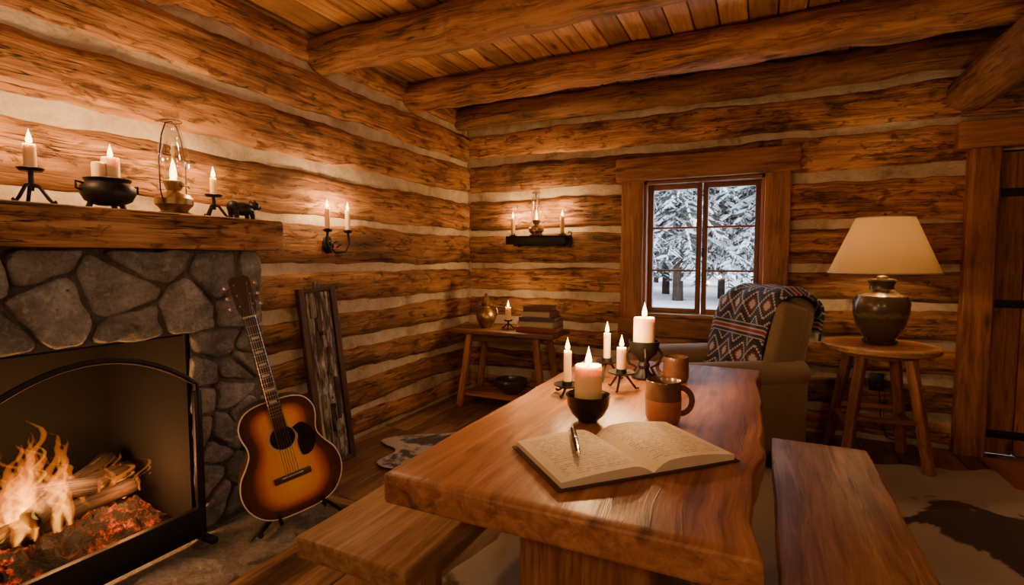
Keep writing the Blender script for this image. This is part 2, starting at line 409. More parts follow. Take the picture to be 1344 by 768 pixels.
# back wall, window opening and door opening
WX0,WX1,WZ0,WZ1=-.86,.005,.79,1.86
DX0,DX1,DZ=1.287,2.16,1.92
b=B()
for z0,z1 in zip(courses,courses[1:]):
    holes=[]
    if z1>WZ0 and z0<WZ1: holes.append((WX0-.03,WX1+.03))
    if z0<DZ: holes.append((DX0-.03,DX1+.03))
    x=XL
    for h0,h1 in holes: logpanel(b,(x,YB,0),(1,0,0),(0,-1,0),h0-x,z0,z1); x=h1
    logpanel(b,(x,YB,0),(1,0,0),(0,-1,0),XR-x,z0,z1)
logpanel(b,(WX0-.1,YB,0),(1,0,0),(0,-1,0),WX1-WX0+.2,1.97,2.13)
logpanel(b,(DX0-.1,YB,0),(1,0,0),(0,-1,0),DX1-DX0+.2,2.0,2.13)
y0,y1=YB+CD,YB+.2
slab(b,XL-.2,WX0,y0,y1,0,ZC+.1,chink); slab(b,WX0,WX1,y0,y1,0,WZ0,chink); slab(b,WX0,WX1,y0,y1,WZ1,ZC+.1,chink)
slab(b,WX1,DX0,y0,y1,0,ZC+.1,chink); slab(b,DX0,DX1,y0,y1,DZ,ZC+.1,chink); slab(b,DX1,XR+.2,y0,y1,0,ZC+.1,chink)
b.obj('wall_back')
for nm,o,u,n,L in (('wall_right',(XR,YF,0),(0,1,0),(-1,0,0),YB-YF),('wall_front',(XL,YF,0),(1,0,0),(0,1,0),XR-XL)):
    b=B()
    for z0,z1 in zip(courses,courses[1:]): logpanel(b,o,u,n,L,z0,z1)
    if nm=='wall_right': slab(b,XR+.045,XR+.25,YF-.2,YB+.2,0,ZC+.1,chink)
    else: slab(b,XL-.2,XR+.2,YF-.25,YF-.045,0,ZC+.1,chink)
    b.obj(nm)
# floor
b=B(); x=XL-.1
while x<XR+.1:
    wd=R.uniform(.13,.19); y=YF-.1-R.uniform(0,1.5)
    while y<YB+.1:
        L=R.uniform(1.6,2.8); ye=min(y+L,YB+.1); ys=max(y,YF-.1)
        if ye-ys>.05: b.box((x+wd/2,(ys+ye)/2,-.02),(wd-.004,ye-ys-.004,.04),floor_w,.003,seg=1)
        y+=L
    x+=wd
slab(b,XL-.2,XR+.2,YF-.2,YB+.2,-.12,-.03,darkw)
b.obj('floor')
# ceiling
b=B(); x=XL-.1
while x<XR+.1:
    wd=R.uniform(.12,.155); b.box((x+wd/2,(YF+YB)/2,ZC+.0125),(wd-.005,YB-YF+.3,.025),ceil_w,.006,seg=1); x+=wd
slab(b,XL-.25,XR+.25,YF-.25,YB+.25,ZC+.02,ZC+.14,darkw)
b.obj('ceiling')
def beam(name,p0,p1,r,parent=None,tp=.06):
    b=B(); p0=Vector(p0);p1=Vector(p1)
    b.loft((p1-p0).length,2*r,2*r,beam_w,M=frame((p0+p1)/2,p1-p0,V(0,0,1)),rnd=.02,circle=True,sn=.022,taper=tp,en=.014,ns=2,nst=90)
    return b.obj(name)
for y,r in ((4.06,.10),(3.36,.11),(2.42,.115),(1.45,.11),(.5,.11),(-.5,.11),(-1.4,.11)):
    beam('ceiling_beam',(XL-.04,y,2.50),(XR+.04,y,2.50),r)
beam('ceiling_girder',(1.13,YF,2.275),(1.13,YB-.03,2.275),.12)

# window casing
b=B()
yf=YB-.03
b.loft(1.09,.175,.07,trim_w,M=frame((WX0-.085,yf,(WZ0+WZ1)/2),(0,0,1),(1,0,0)),rnd=.008,sn=.003)
b.loft(1.09,.165,.07,trim_w,M=frame((WX1+.082,yf,(WZ0+WZ1)/2),(0,0,1),(1,0,0)),rnd=.008,sn=.003)
b.loft(1.30,.18,.085,trim_w,M=frame(((WX0+WX1)/2,yf-.005,WZ1+.095),(1,0,0),(0,0,1)),rnd=.01,sn=.004)
b.loft(1.24,.15,.075,trim_w,M=frame(((WX0+WX1)/2,yf,WZ0-.08),(1,0,0),(0,0,1)),rnd=.01,sn=.004)
for c,s in (((WX0+.012,YB+.09,(WZ0+WZ1)/2),(.024,.24,WZ1-WZ0)),((WX1-.012,YB+.09,(WZ0+WZ1)/2),(.024,.24,WZ1-WZ0)),
            (((WX0+WX1)/2,YB+.09,WZ1-.012),(WX1-WX0,.24,.024)),(((WX0+WX1)/2,YB+.08,WZ0+.012),(WX1-WX0,.26,.03))):
    b.box(c,s,trim_w,.002)
cx=(WX0+WX1)/2; ys=YB+.07
for a0,a1 in ((WX0+.024,cx-.004),(cx+.004,WX1-.024)):
    z0,z1=WZ0+.03,WZ1-.026; fw=.038
    b.box((a0+fw/2,ys,(z0+z1)/2),(fw,.04,z1-z0),sash_w,.004); b.box((a1-fw/2,ys,(z0+z1)/2),(fw,.04,z1-z0),sash_w,.004)
    b.box(((a0+a1)/2,ys,z0+fw/2),(a1-a0-2*fw,.04,fw),sash_w,.004); b.box(((a0+a1)/2,ys,z1-fw/2),(a1-a0-2*fw,.04,fw),sash_w,.004)
    for k in (1,2):
        z=z0+(z1-z0)*k/3; b.box(((a0+a1)/2,ys,z),(a1-a0-2*fw,.026,.016),sash_w,.003)
    b.box(((a0+a1)/2,ys,(z0+z1)/2),(a1-a0-2*fw+.01,.004,z1-z0-2*fw+.01),pane,0)
b.box((cx+.012,ys-.03,1.3),(.014,.02,.07),iron,.003)
b.obj('window_1')
# door
b=B(); x=DX0+.005
while x<DX1-.03:
    w_=min(.16,DX1-x); b.box((x+w_/2,YB+.05,.96),(w_-.006,.045,1.9),trim_w,.006); x+=w_
for z in (.14,.97,1.66):
    b.box((DX0+.24,YB+.024,z),(.44,.007,.05),iron,.002); b.tube([(DX0+.012,YB+.012,z-.05),(DX0+.012,YB+.012,z+.05)],.011,iron)
    b.lathe([(0,.012),(.035,.008),(.04,0)],iron,12,M=Matrix.Translation((DX0+.46,YB+.022,z))@Matrix.Rotation(pi/2,4,'X'))
b.tube([(DX1-.1,YB+.02,.92),(DX1-.1,YB-.03,.94),(DX1-.1,YB-.03,1.06),(DX1-.1,YB+.02,1.08)],.009,iron)
b.obj('door_1')
b=B()
b.loft(1.93,.15,.08,trim_w,M=frame((DX0-.075,YB-.03,.965),(0,0,1),(1,0,0)),rnd=.008,sn=.003)
b.loft(1.93,.15,.08,trim_w,M=frame((DX1+.075,YB-.03,.965),(0,0,1),(1,0,0)),rnd=.008,sn=.003)
b.loft(1.3,.17,.09,trim_w,M=frame(((DX0+DX1)/2,YB-.035,2.015),(1,0,0),(0,0,1)),rnd=.01,sn=.004)
b.box((DX0+.008,YB+.09,.965),(.02,.22,1.93),trim_w,.002); b.box((DX1-.008,YB+.09,.965),(.02,.22,1.93),trim_w,.002)
slab(b,DX0-.05,DX1+.05,YB+.12,YB+.2,0,DZ+.02,darkw)
b.obj('trim_1')

# ---------------------------------------------------------------- stones
def clip(poly,p,n):
    out=[]
    for i in range(len(poly)):
        a=poly[i];c=poly[(i+1)%len(poly)]
        da=(a-p).dot(n);dc=(c-p).dot(n)
        if da<=0: out.append(a)
        if (da<0)!=(dc<0) and abs(da-dc)>1e-9: out.append(a+(c-a)*(da/(da-dc)))
    return out
def stones(b,u0,u1,v0,v1,nu,nv,mp,gap,H,mat,jit=.38,rough=.35):
    seeds=[];du=(u1-u0)/nu;dv=(v1-v0)/nv
    for j in range(nv):
        for i in range(nu+1):
            uu=u0+(i+.5-(j%2)*.5)*du+R.uniform(-jit,jit)*du; vv=v0+(j+.5)*dv+R.uniform(-jit,jit)*dv
            seeds.append(Vector((uu,vv)))
    for k,s_ in enumerate(seeds):
        if not(u0<s_.x<u1): continue
        g=gap*.3; poly=[Vector((u0+g,v0+g)),Vector((u1-g,v0+g)),Vector((u1-g,v1-g)),Vector((u0+g,v1-g))]
        for j,t_ in enumerate(seeds):
            if j==k: continue
            d=t_-s_
            if d.length<1e-6 or not poly: continue
            n=d.normalized(); poly=clip(poly,(s_+t_)/2-n*gap/2,n)
        if len(poly)<3: continue
        for it in range(2):
            q=[]
            for i in range(len(poly)):
                a=poly[i];c=poly[(i+1)%len(poly)]; q+= [a*.87+c*.13,a*.13+c*.87]
            poly=q
        Ls=[(poly[(i+1)%len(poly)]-poly[i]).length for i in range(len(poly))]; P=sum(Ls)
        if P<.12: continue
        N=40; pts=[]; i=0;acc=0
        for k2 in range(N):
            t=P*k2/N
            while acc+Ls[i]<t: acc+=Ls[i]; i+=1
            f=(t-acc)/max(Ls[i],1e-9); pts.append(poly[i].lerp(poly[(i+1)%len(poly)],f))
        c=sum(pts,Vector((0,0)))/N; seed=R.uniform(0,99); hh=H*R.uniform(.7,1.15); tx,ty=R.uniform(-.1,.1),R.uniform(-.1,.1)
        rings=[(1.0,-.4),(1.0,.35),(.98,.7),(.94,.88),(.84,.97),(.7,1),(.5,1.0),(.3,1.0),(.12,1.0)]
        vs=[];fs=[]
        for sc,ht in rings:
            for p in pts:
                q=c+(p-c)*sc; q+= (p-c).normalized()*.014*noise.noise(V(p.x*16,p.y*16,seed))
                h=hh*ht+(tx*(q.x-c.x)+ty*(q.y-c.y))*max(0,ht)+rough*H*noise.noise(V(q.x*9,q.y*9,seed))*max(0,ht)+rough*.6*H*noise.noise(V(q.x*26,q.y*26,seed))*max(0,ht)
                vs.append(mp(q.x,q.y,h))
        vs.append(mp(c.x,c.y,hh*1.0)); M_=len(rings)
        for r_ in range(M_-1):
            for i in range(N): fs.append([r_*N+i,r_*N+(i+1)%N,(r_+1)*N+(i+1)%N,(r_+1)*N+i])
        for i in range(N): fs.append([(M_-1)*N+i,(M_-1)*N+(i+1)%N,M_*N])
        b.add(vs,fs,mat)
# fireplace
SX=-2.25; OY0,OY1,OZ=.56,1.385,.925
b=B()
fm=lambda u,v,h:V(SX-.008+h,u,v)
stones(b,FY0,FY1,OZ,MZ,7,2,fm,.015,.036,stone,jit=.46,rough=.55)
stones(b,OY1,FY1,0.03,OZ,2,7,fm,.014,.034,stone,rough=.55,jit=.44)
stones(b,FY0,OY0,0.03,OZ,2,7,fm,.014,.034,stone,rough=.55,jit=.44)
stones(b,XL,SX,0.03,MZ,1,7,lambda u,v,h:V(u,FY1-.01+h,v),.014,.025,stone)
stones(b,XL,SX,0.03,MZ,1,7,lambda u,v,h:V(u,FY0+.01-h,v),.014,.025,stone)
slab(b,XL-.45,SX,OY1,FY1-.008,0,MZ-.002,mortar); slab(b,XL-.45,SX,FY0+.008,OY0,0,MZ-.002,mortar); slab(b,XL-.45,SX,OY0,OY1,OZ,MZ-.002,mortar)
slab(b,XL-.5,XL-.4,FY0,FY1,0,MZ-.002,soot)
slab(b,XL-.42,SX+.0,OY0-.01,OY0+.01,0,OZ,soot); slab(b,XL-.42,SX-.0,OY1-.01,OY1+.01,0,OZ,soot)
slab(b,XL-.42,SX-.02,OY0,OY1,OZ-.01,OZ+.01,soot); slab(b,XL-.42,SX-.01,OY0,OY1,-.05,.05,soot)
fire_o=b.obj('stone_fireplace',angle=50)
b=B()
slab(b,SX+.002,-1.76,FY0-.1,1.86,-.03,.012,mortar)
stones(b,SX+.04,-1.76,FY0-.1,1.86,2,6,lambda u,v,h:V(u,v,.004+h),.012,.02,hearthst,rough=.15)
b.box((-1.735,.97,.014),(.05,1.95,.05),floor_w,.006); b.box((-2.0,1.885,.014),(.53,.05,.05),floor_w,.006)
b.obj('stone_hearth',angle=50)
b=B(); b.loft(1.66,.34,.145,log_w,M=frame((XL+.175,.98,MZ+.0735),(0,1,0),(1,0,0)),rnd=.012,sn=.003,en=.006,tint=.3)
b.obj('mantel_shelf')
# fire screen
b=B(); sx=-2.19; yc=1.0;hw=.378
top=lambda y:.872-1.13*(y-yc)**2
arc=[V(sx,yc+hw-2*hw*i/24,top(yc+hw-2*hw*i/24)) for i in range(25)]
b.tube([V(sx,yc+hw,.045)]+arc+[V(sx,yc-hw,.045)],.012,iron,8)
b.box((sx,yc,.1),(.03,2*hw+.02,.13),iron,.004)
b.box((sx+.0,yc+hw,.36),(.02,.035,.64),iron,.004);b.box((sx,yc-hw,.36),(.02,.035,.64),iron,.004)
vs=[];fs=[]
for i in range(25):
    y=yc+hw-2*hw*i/24; vs+= [V(sx,y,.1),V(sx,y,top(y))]
for i in range(24): fs.append([2*i,2*i+1,2*i+3,2*i+2])
b.add(vs,fs,screenmat)
b.box((sx+.05,yc+hw-.02,.046),(.14,.03,.025),iron,.004);b.box((sx+.05,yc-hw+.02,.046),(.14,.03,.025),iron,.004)
b.obj('fireplace_screen')
# fire
b=B()
N=44;vs=[];fs=[]
for i in range(N):
    for j in range(N):
        u=i/(N-1);v=j/(N-1); x=-2.80+u*.5; y=.66+v*.70
        e=min(u*1.0,(1-u)*1.3,v,1-v)*4; z=.052+.14*min(1,e)**.5+(.04*noise.noise(V(x*14,y*14,0))+.05*noise.noise(V(x*30,y*30,0))+.035*noise.noise(V(x*60,y*60,0)))*min(1,e*2)
        vs.append(V(x,y,max(z,.051)))
for i in range(N-1):
    for j in range(N-1): fs.append([i*N+j,(i+1)*N+j,(i+1)*N+j+1,i*N+j+1])
b.add(vs,fs,ember)
for p0,p1,r in (((-2.46,.74,.22),(-2.5,1.27,.24),.042),((-2.6,.7,.24),(-2.62,1.32,.26),.055),((-2.42,.88,.29),(-2.66,1.26,.35),.038),((-2.66,.8,.32),(-2.44,1.12,.32),.036),((-2.5,1.05,.31),(-2.6,1.32,.28),.035)):
    b.post(p0,p1,2*r,2*r,char_w,circle=True,sn=.02,rnd=.01)
fire_obj=b.obj('log_fire')
def tongue(b,x,y,z,h,w,seed,mat,lean=0):
    n=20;m=10;vs=[];fs=[]
    for i in range(n+1):
        t=i/n; ww=w*(math.sin(pi*min(1,t*.93+.12))**.9)*(1-t)**.55*(1+.35*noise.noise(V(t*9,seed,1)))+.0005
        cx=x+.07*t*noise.noise(V(t*2.5,seed,0))*1.5; cy=y+(.17*noise.noise(V(t*2.4,seed,7))+.07*noise.noise(V(t*7,seed,3))+lean)*t
        for k in range(m):
            a=2*pi*k/m; vs.append(V(cx+ww*.8*math.cos(a),cy+ww*math.sin(a),z+h*t))
    for i in range(n):
        for k in range(m): fs.append([i*m+k,i*m+(k+1)%m,(i+1)*m+(k+1)%m,(i+1)*m+k])
    fs.append(list(range(m))[::-1]); fs.append([n*m+k for k in range(m)])
    b.add(vs,fs,mat,off=False)
def flames(name,mat,sh,sw,vox,zoff=0):
    RR=random.Random(23); b=B()
    for i in range(30):
        y=RR.gauss(.94,.085); h=max(.1,.52-abs(y-.94)*1.9)*RR.uniform(.5,1.12); w=RR.uniform(.01,.027); x=-2.5+RR.uniform(-.1,.1); sd=RR.uniform(0,99)
        tongue(b,x,y,.2+zoff,h*sh,w*sw,sd,mat,(.95-y)*.2)
    for i in range(13):
        y=RR.uniform(1.08,1.31); h=RR.uniform(.08,.27); w=RR.uniform(.008,.018); x=-2.56+RR.uniform(-.08,.08); sd=RR.uniform(0,99)
        tongue(b,x,y,.2+zoff,h*sh,w*sw,sd,mat)
    o=b.obj(name,parent=fire_obj,angle=180)
    md=o.modifiers.new('merge','REMESH'); md.mode='VOXEL'; md.voxel_size=vox; md.use_smooth_shade=True
flames('flame_outer',fv_out,1.08,1.35,.005)
flames('flame_inner',fv_in,.85,.8,.004)
flames('flame_core',fv_core,.6,.55,.0038)
light(fire_obj,(-2.42,.95,.42),26,(1,.43,.14),.09,'fire_light'); light(fire_obj,(-2.38,1.2,.3),7,(1,.36,.1),.05,'ember_light')

# ---------------------------------------------------------------- table & benches
b=B(); TX0,TX1,TY0,TY1,TZ=-.785,.005,.92,2.55,.75
b.loft(TY1-TY0,TX1-TX0,.07,table_w,M=frame(((TX0+TX1)/2,(TY0+TY1)/2,TZ-.035),(0,1,0),(-1,0,0)),rnd=.008,en=.024,sn=0,ns=3.2,nst=70,tint=.6,live=(1.0,.3))
for y in (1.3,2.2):
    b.post((-.40,y,0.0),(-.40,y,TZ-.06),.13,.36,table_w,side=V(0,1,0),rnd=.012,sn=.006,tint=.4)
    b.box((-.4,y,.04),(.5,.14,.08),table_w,.012,tint=.3)
b.box((-.4,1.75,.3),(.06,.85,.12),table_w,.01,tint=.3)
b.obj('dining_table')
def bench(x0,x1,y0,y1,tn):
    b=B(); b.loft(y1-y0,x1-x0,.065,bench_w,M=frame(((x0+x1)/2,(y0+y1)/2,.4175),(0,1,0),(-1,0,0)),rnd=.009,en=.008,sn=0,nst=40,tint=tn)
    for y in (y0+.2,y1-.2):
        b.post(((x0+x1)/2,y,0),((x0+x1)/2,y,.395),.07,x1-x0-.08,bench_w,side=V(0,1,0),rnd=.01,sn=.004,tint=.3)
    b.box(((x0+x1)/2,(y0+y1)/2,.2),(.045,y1-y0-.42,.09),bench_w,.008,tint=.3)
    return b.obj('wooden_bench')
bench(-1.19,-.80,1.02,2.5,.3); bench(.06,.42,.98,2.55,.95)

# ---------------------------------------------------------------- tabletop
T=TZ+.002
b=B(); p=V(-.47,1.506,T)
b.lathe([(0,.0),(.03,0),(.033,.006),(.05,.022),(.064,.05),(.066,.074),(.07,.082),(.066,.084),(.061,.076),(.055,.05),(.03,.03),(0,.03)],black_bowl,32,c=p)
candle(b,p+V(0,0,.028),.042,.145,.05,CP*1.2); finish(b,'candle_bowl')
def dish(p,ch,r=.014,legs=True,ph=.04,R0=.045):
    b=B(); p=Vector(p)
    b.lathe([(0,ph),(R0*.7,ph),(R0,ph+.008),(R0,ph+.011),(R0*.7,ph+.005),(.02,ph+.005),(.019,ph+.022),(.015,ph+.022),(.013,ph+.008),(0,ph+.008)],iron,24,c=p)
    if legs:
        for k in range(3):
            a=k*2*pi/3+.5; d=V(math.cos(a),math.sin(a),0)
            b.tube([p+V(0,0,ph),p+d*.02+V(0,0,ph*.9),p+d*.045+V(0,0,ph*.35),p+d*.058+V(0,0,.005),p+d*.068+V(0,0,.008)],.0045,iron,6)
    candle(b,p+V(0,0,ph+.008),r,ch,.042,CP); return finish(b,'candle_holder')
dish((-.63,1.763,T),.125,.0145,True,.03,.05)
dish((-.47,1.92,T),.095,.0175,True,.06,.05)
dish((-.565,2.06,T),.115,.0145,True,.07,.045)
b=B(); p=V(-.434,2.157,T)
b.lathe([(0,0),(.048,0),(.05,.008),(.03,.022),(.02,.04),(.026,.055),(.02,.07),(.03,.085),(.052,.105),(.06,.135),(.065,.158),(.058,.158),(.05,.13),(0,.12)],iron,32,c=p)
for k in range(4):
    a=k*pi/2+.3; d=V(math.cos(a),math.sin(a),0)
    b.tube([p+d*.055+V(0,0,.13),p+d*.075+V(0,0,.1),p+d*.06+V(0,0,.06),p+d*.03+V(0,0,.045),p+d*.05+V(0,0,.008)],.006,iron,6)
candle(b,p+V(0,0,.12),.044,.135,.055,CP*1.3); finish(b,'pillar_candle_stand')
def mug(p,r,h,ang,m1,m2,lo=.5):
    b=B(); p=Vector(p)
    b.lathe([(0,0),(r*.85,0),(r*.93,.006),(r*1.0,h*.15),(r*1.03,h*lo)],m2,36,c=p)
    b.lathe([(r*1.03,h*lo),(r*.98,h*.8),(r*.99,h*.97),(r*.96,h),(r*.92,h*.98),(r*.9,h*.8),(r*.9,h*.12),(0,h*.1)],m1,36,c=p)
    b.lathe([(0,h*.78),(r*.91,h*.78)],coffee,28,c=p)
    d=V(math.cos(ang),math.sin(ang),0); pts=[]
    for k in range(11):
        a=-pi/2+pi*k/10; pts.append(p+d*(r*.93+.7*r*math.cos(a))+V(0,0,h*.5+h*.32*math.sin(a)))
    b.tube(pts,[.009]*11,m1,8,flat=.65); return b.obj('coffee_mug')
mug((-.262,1.605,T),.053,.128,.35,mugb,terra,.55)
mug((-.305,2.165,T),.05,.1,2.9,mugb,mugb)
# journal
b=B(); MJ=Matrix.Translation((-.308,1.277,TZ+.001))@RZ(math.radians(46))
pw,ph=.235,.27
b.box((-.122,0,.003),(.25,ph+.014,.005),leather,.002,M=MJ); b.box((.122,0,.003),(.25,ph+.014,.005),leather,.002,M=MJ)
for sg in (-1,1):
    n=18; vs=[];fs=[];m=2
    for i in range(n+1):
        t=i/n; x=sg*pw*t; z=.007+.021*math.sin(min(1,t*4.5)*pi/2)*(1-.45*t)+ (.004*math.sin(t*pi) if sg<0 else .009*math.sin(t*pi))
        for y,zz in ((-ph/2,.006),(-ph/2,z),(ph/2,z),(ph/2,.006)): vs.append(V(x,y,zz))
    for i in range(n):
        for k in range(3): fs.append([i*4+k,i*4+k+1,i*4+k+5,i*4+k+4])
    fs.append([n*4,n*4+1,n*4+2,n*4+3])
    b.add(vs,fs,pages,M=MJ,off=False)
b.obj('open_journal')
b=B(); a=V(-.45,1.305,TZ+.040); c=V(-.372,1.125,TZ+.037); d=(c-a)
b.tube([a,a+d*.01,a+d*.3,a+d*.42],[.0045,.0065,.0085,.0088],ebony,12)
b.tube([a+d*.42,a+d*.44],[.0092,.0092],chromem,12); b.tube([a+d*.44,a+d*.7,a+d*.84],[.0082,.0078,.0062],ebony,12)
b.tube([a+d*.84,a+d*.87,a+d*1.0],[.0055,.0055,.0008],chromem,10)
b.tube([a+d*.03+V(0,0,.009),a+d*.3+V(0,0,.011)],.0014,chromem,6)
b.obj('fountain_pen')

# ---------------------------------------------------------------- mantel items
MT=MZ+.146+.003
def spike(p,hh,ch,r,nm='iron_candlestick',fl=.045,legs=3):
    b=B(); p=Vector(p)
    for k in range(legs):
        a=k*2*pi/legs+.9; d=V(math.cos(a),math.sin(a),0)
        b.tube([p+V(0,0,hh*.6),p+d*.02+V(0,0,hh*.55),p+d*.045+V(0,0,hh*.18),p+d*.055+V(0,0,.007),p+d*.066+V(0,0,.012)],.006,iron,6)
    b.tube([p+V(0,0,hh*.4),p+V(0,0,hh)],.008,iron,8)
    b.lathe([(0,hh-.004),(.03,hh-.002),(.038,hh+.008),(.036,hh+.01),(.02,hh+.002),(0,hh+.002)],iron,20,c=p)
    candle(b,p+V(0,0,hh),r,ch,fl,CP); return finish(b,nm)
spike((-2.28,.892,MT),.115,.09,.018)
spike((-2.30,1.565,MT),.10,.085,.014)
b=B(); p=V(-2.29,1.13,MT)
b.lathe([(0,.018),(.04,.018),(.075,.035),(.09,.065),(.086,.09),(.07,.105),(.078,.118),(.072,.12),(.06,.104),(0,.1)],iron,32,c=p)
for k in range(3):
    a=k*2*pi/3+.3; b.tube([p+V(math.cos(a)*.055,math.sin(a)*.055,.03),p+V(math.cos(a)*.065,math.sin(a)*.065,.003)],.01,iron,6)
for s in (-1,1): b.tube([p+V(0,s*.08,.095),p+V(0,s*.105,.1),p+V(0,s*.105,.075),p+V(0,s*.088,.07)],.005,iron,6)
candle(b,p+V(0,.012,.098),.03,.105,.045,CP); b.lathe([(0,0),(.022,0),(.022,.075),(.018,.08),(0,.078)],wax,20,c=p+V(.01,-.035,.098))
finish(b,'iron_cauldron')
def lantern(p,s,ang=0,pw=CP*1.5):
    b=B(); p=Vector(p); M=Matrix.Translation(p)@RZ(ang)@Matrix.Scale(s,4)
    b.lathe([(0,0),(.062,0),(.066,.008),(.05,.018),(.056,.028),(.072,.045),(.074,.07),(.06,.088),(.03,.098),(.024,.105),(.03,.112),(.034,.13),(.04,.138),(.04,.146),(.03,.15),(0,.15)],brass,32,M=M)
    b.tube([(.03,0,.125),(.065,0,.125)],.004,brass,8,M=M); b.lathe([(0,-.004),(.012,-.004),(.012,.004),(0,.004)],brass,12,M=M@Matrix.Translation((.068,0,.125))@Matrix.Rotation(pi/2,4,'Y'))
    b.lathe([(.036,.146),(.042,.165),(.06,.2),(.066,.235),(.058,.28),(.042,.33),(.034,.38),(.033,.45)],glass,32,M=M)
    b.tube([(.0,-.075,.05),(0,-.092,.1),(0,-.095,.22),(0,-.07,.33),(0,-.04,.385),(0,0,.40),(0,.04,.385),(0,.07,.33),(0,.095,.22),(0,.092,.1),(0,.075,.05)],.0028,iron,6,M=M)
    b.tube([(0.04*math.cos(k*pi/8),.04*math.sin(k*pi/8),.40) for k in range(16)],.002,iron,6,M=M,closed=True)
    b.lathe([(0,.15),(.011,.152),(.014,.172),(.012,.195),(.006,.225),(0,.245)],flame,14,M=M)
    LIGHTS.append((M@V(0,0,.2),pw)); return finish(b,'oil_lantern')
lantern((-2.30,1.385,MT),1.0,.5)
# bear figurine
b=B(); p=V(-2.29,1.70,MT)
def blob(b,c,r,mat,M=None): 
    vs=[];fs=[];n=10;m=14
    for i in range(n+1):
        for k in range(m):
            a=pi*i/n; t=2*pi*k/m; vs.append(V(c[0]+r[0]*math.sin(a)*math.cos(t),c[1]+r[1]*math.sin(a)*math.sin(t),c[2]+r[2]*math.cos(a)))
    for i in range(n):
        for k in range(m): fs.append([i*m+k,i*m+(k+1)%m,(i+1)*m+(k+1)%m,(i+1)*m+k])
    b.add(vs,fs,mat,M=M)
Mb=Matrix.Translation(p)@Matrix.Scale(1.35,4)
blob(b,(0,.0,.04),(.024,.045,.024),iron,Mb); blob(b,(0,-.035,.045),(.02,.022,.022),iron,Mb); blob(b,(0,.05,.055),(.017,.02,.016),iron,Mb); blob(b,(0,.068,.05),(.009,.012,.008),iron,Mb)
for s in (-1,1):
    blob(b,(s*.012,.044,.07),(.005,.004,.006),iron,Mb)
    for y in (-.035,.03): b.tube([(s*.014,y,.035),(s*.016,y+.004,.0)],[.01,.008],iron,8,M=Mb)
b.obj('bear_figurine')

# sconce on left wall
b=B(); p=V(XL+.012,2.42,1.34)
b.lathe([(0,.012),(.035,.01),(.045,.0)],iron,20,M=Matrix.Translation(p)@Matrix.Rotation(pi/2,4,'Y')@Matrix.Scale(1.3,4,(1,0,0)))
for s in (-1,1):
    q=p+V(.09,s*.085,.075)
    b.tube([p+V(.01,0,-.01),p+V(.05,s*.02,-.05),p+V(.09,s*.06,-.045),q+V(0,s*.01,-.06),q],[.008]*5,iron,8)
    b.tube([p+V(.02,0,0),p+V(.05,s*.03,.02),p+V(.08,s*.03,0),p+V(.06,s*.015,-.02)],.005,iron,6)
    b.lathe([(0,0),(.018,.0),(.032,.012),(.031,.014),(.017,.006),(.017,.02),(.0,.02)],iron,18,c=q)
    candle(b,q+V(0,0,.008),.0155,.135,.045,CP)
finish(b,'candle_sconce')
# iron shelf on back wall
b=B(); sx0,sx1=-2.02,-1.47; sz=1.44
b.box(((sx0+sx1)/2,YB-.085,sz),(sx1-sx0,.17,.016),iron,.004)
b.box(((sx0+sx1)/2,YB-.165,sz-.03),(sx1-sx0,.01,.07),iron,.004)
b.box(((sx0+sx1)/2,YB-.004,sz-.03),(sx1-sx0,.02,.09),iron,.004)
for x in (sx0+.06,sx1-.06): b.tube([(x,YB-.01,sz-.08),(x,YB-.06,sz-.06),(x,YB-.13,sz-.01)],.008,iron,6)
b.tube([(sx1,YB-.12,sz),(sx1+.03,YB-.12,sz+.0),(sx1+.04,YB-.12,sz+.03),(sx1+.02,YB-.12,sz+.04),(sx1+.01,YB-.12,sz+.025)],.006,iron,6)
shelf_o=b.obj('iron_wall_shelf')
lantern((-1.76,YB-.095,sz+.01),.92,.3,CP*1.4)
for x in (-1.985,-1.525):
    b=B(); q=V(x,YB-.09,sz+.009)
    b.lathe([(0,0),(.03,0),(.034,.01),(.018,.008),(.018,.025),(0,.025)],iron,18,c=q); candle(b,q+V(0,0,.012),.018,.15,.045,CP); finish(b,'wall_candle')

# ---------------------------------------------------------------- guitar
def catmull(P,n):
    out=[]
    for i in range(len(P)-1):
        p0=P[max(i-1,0)];p1=P[i];p2=P[i+1];p3=P[min(i+2,len(P)-1)]
        for k in range(n):
            t=k/n; out.append(.5*((2*p1)+(p2-p0)*t+(2*p0-5*p1+4*p2-p3)*t*t+(3*p1-p0-3*p2+p3)*t**3))
    out.append(P[-1]); return out
b=B()
hp=[(0,0),(.08,.004),(.145,.03),(.188,.085),(.203,.15),(.19,.215),(.158,.265),(.138,.305),(.137,.34),(.148,.385),(.147,.43),(.12,.475),(.07,.497),(.0,.5)]
half=catmull([Vector(p) for p in hp],4)
outl=half+[Vector((-p.x,p.y)) for p in half[-2:0:-1]]
N=len(outl)
U=V(-.165,-.135,.975).normalized(); Nn=V(.86,-.5,0); Nn=(Nn-U*Nn.dot(U)).normalized(); Xx=U.cross(Nn)
G0=V(-1.975,1.71,.08)
MG=Matrix.Translation(G0)@Matrix((Xx,U,Nn)).transposed().to_4x4()@Matrix.Scale(1.075,4)
th=.105
rings=[1,.985,.93,.85,.75,.62,.48,.33,.18,.05]
vs=[];ws=[];fs=[]
for r in rings:
    for p in outl:
        c=Vector((0,min(max(p.y,.12),.40)))
        q=c+(p-c)*r; vs.append(V(q.x,q.y,th+.004*(1-r))); ws.append(V(r**1.3,q.x,q.y))
for i in range(len(rings)-1):
    for k in range(N): fs.append([i*N+k,i*N+(k+1)%N,(i+1)*N+(k+1)%N,(i+1)*N+k])
base=(len(rings)-1)*N
fs.append([base+k for k in range(N)])
b.add(vs,fs,burst,ws,MG,off=False)
vs=[];fs=[]
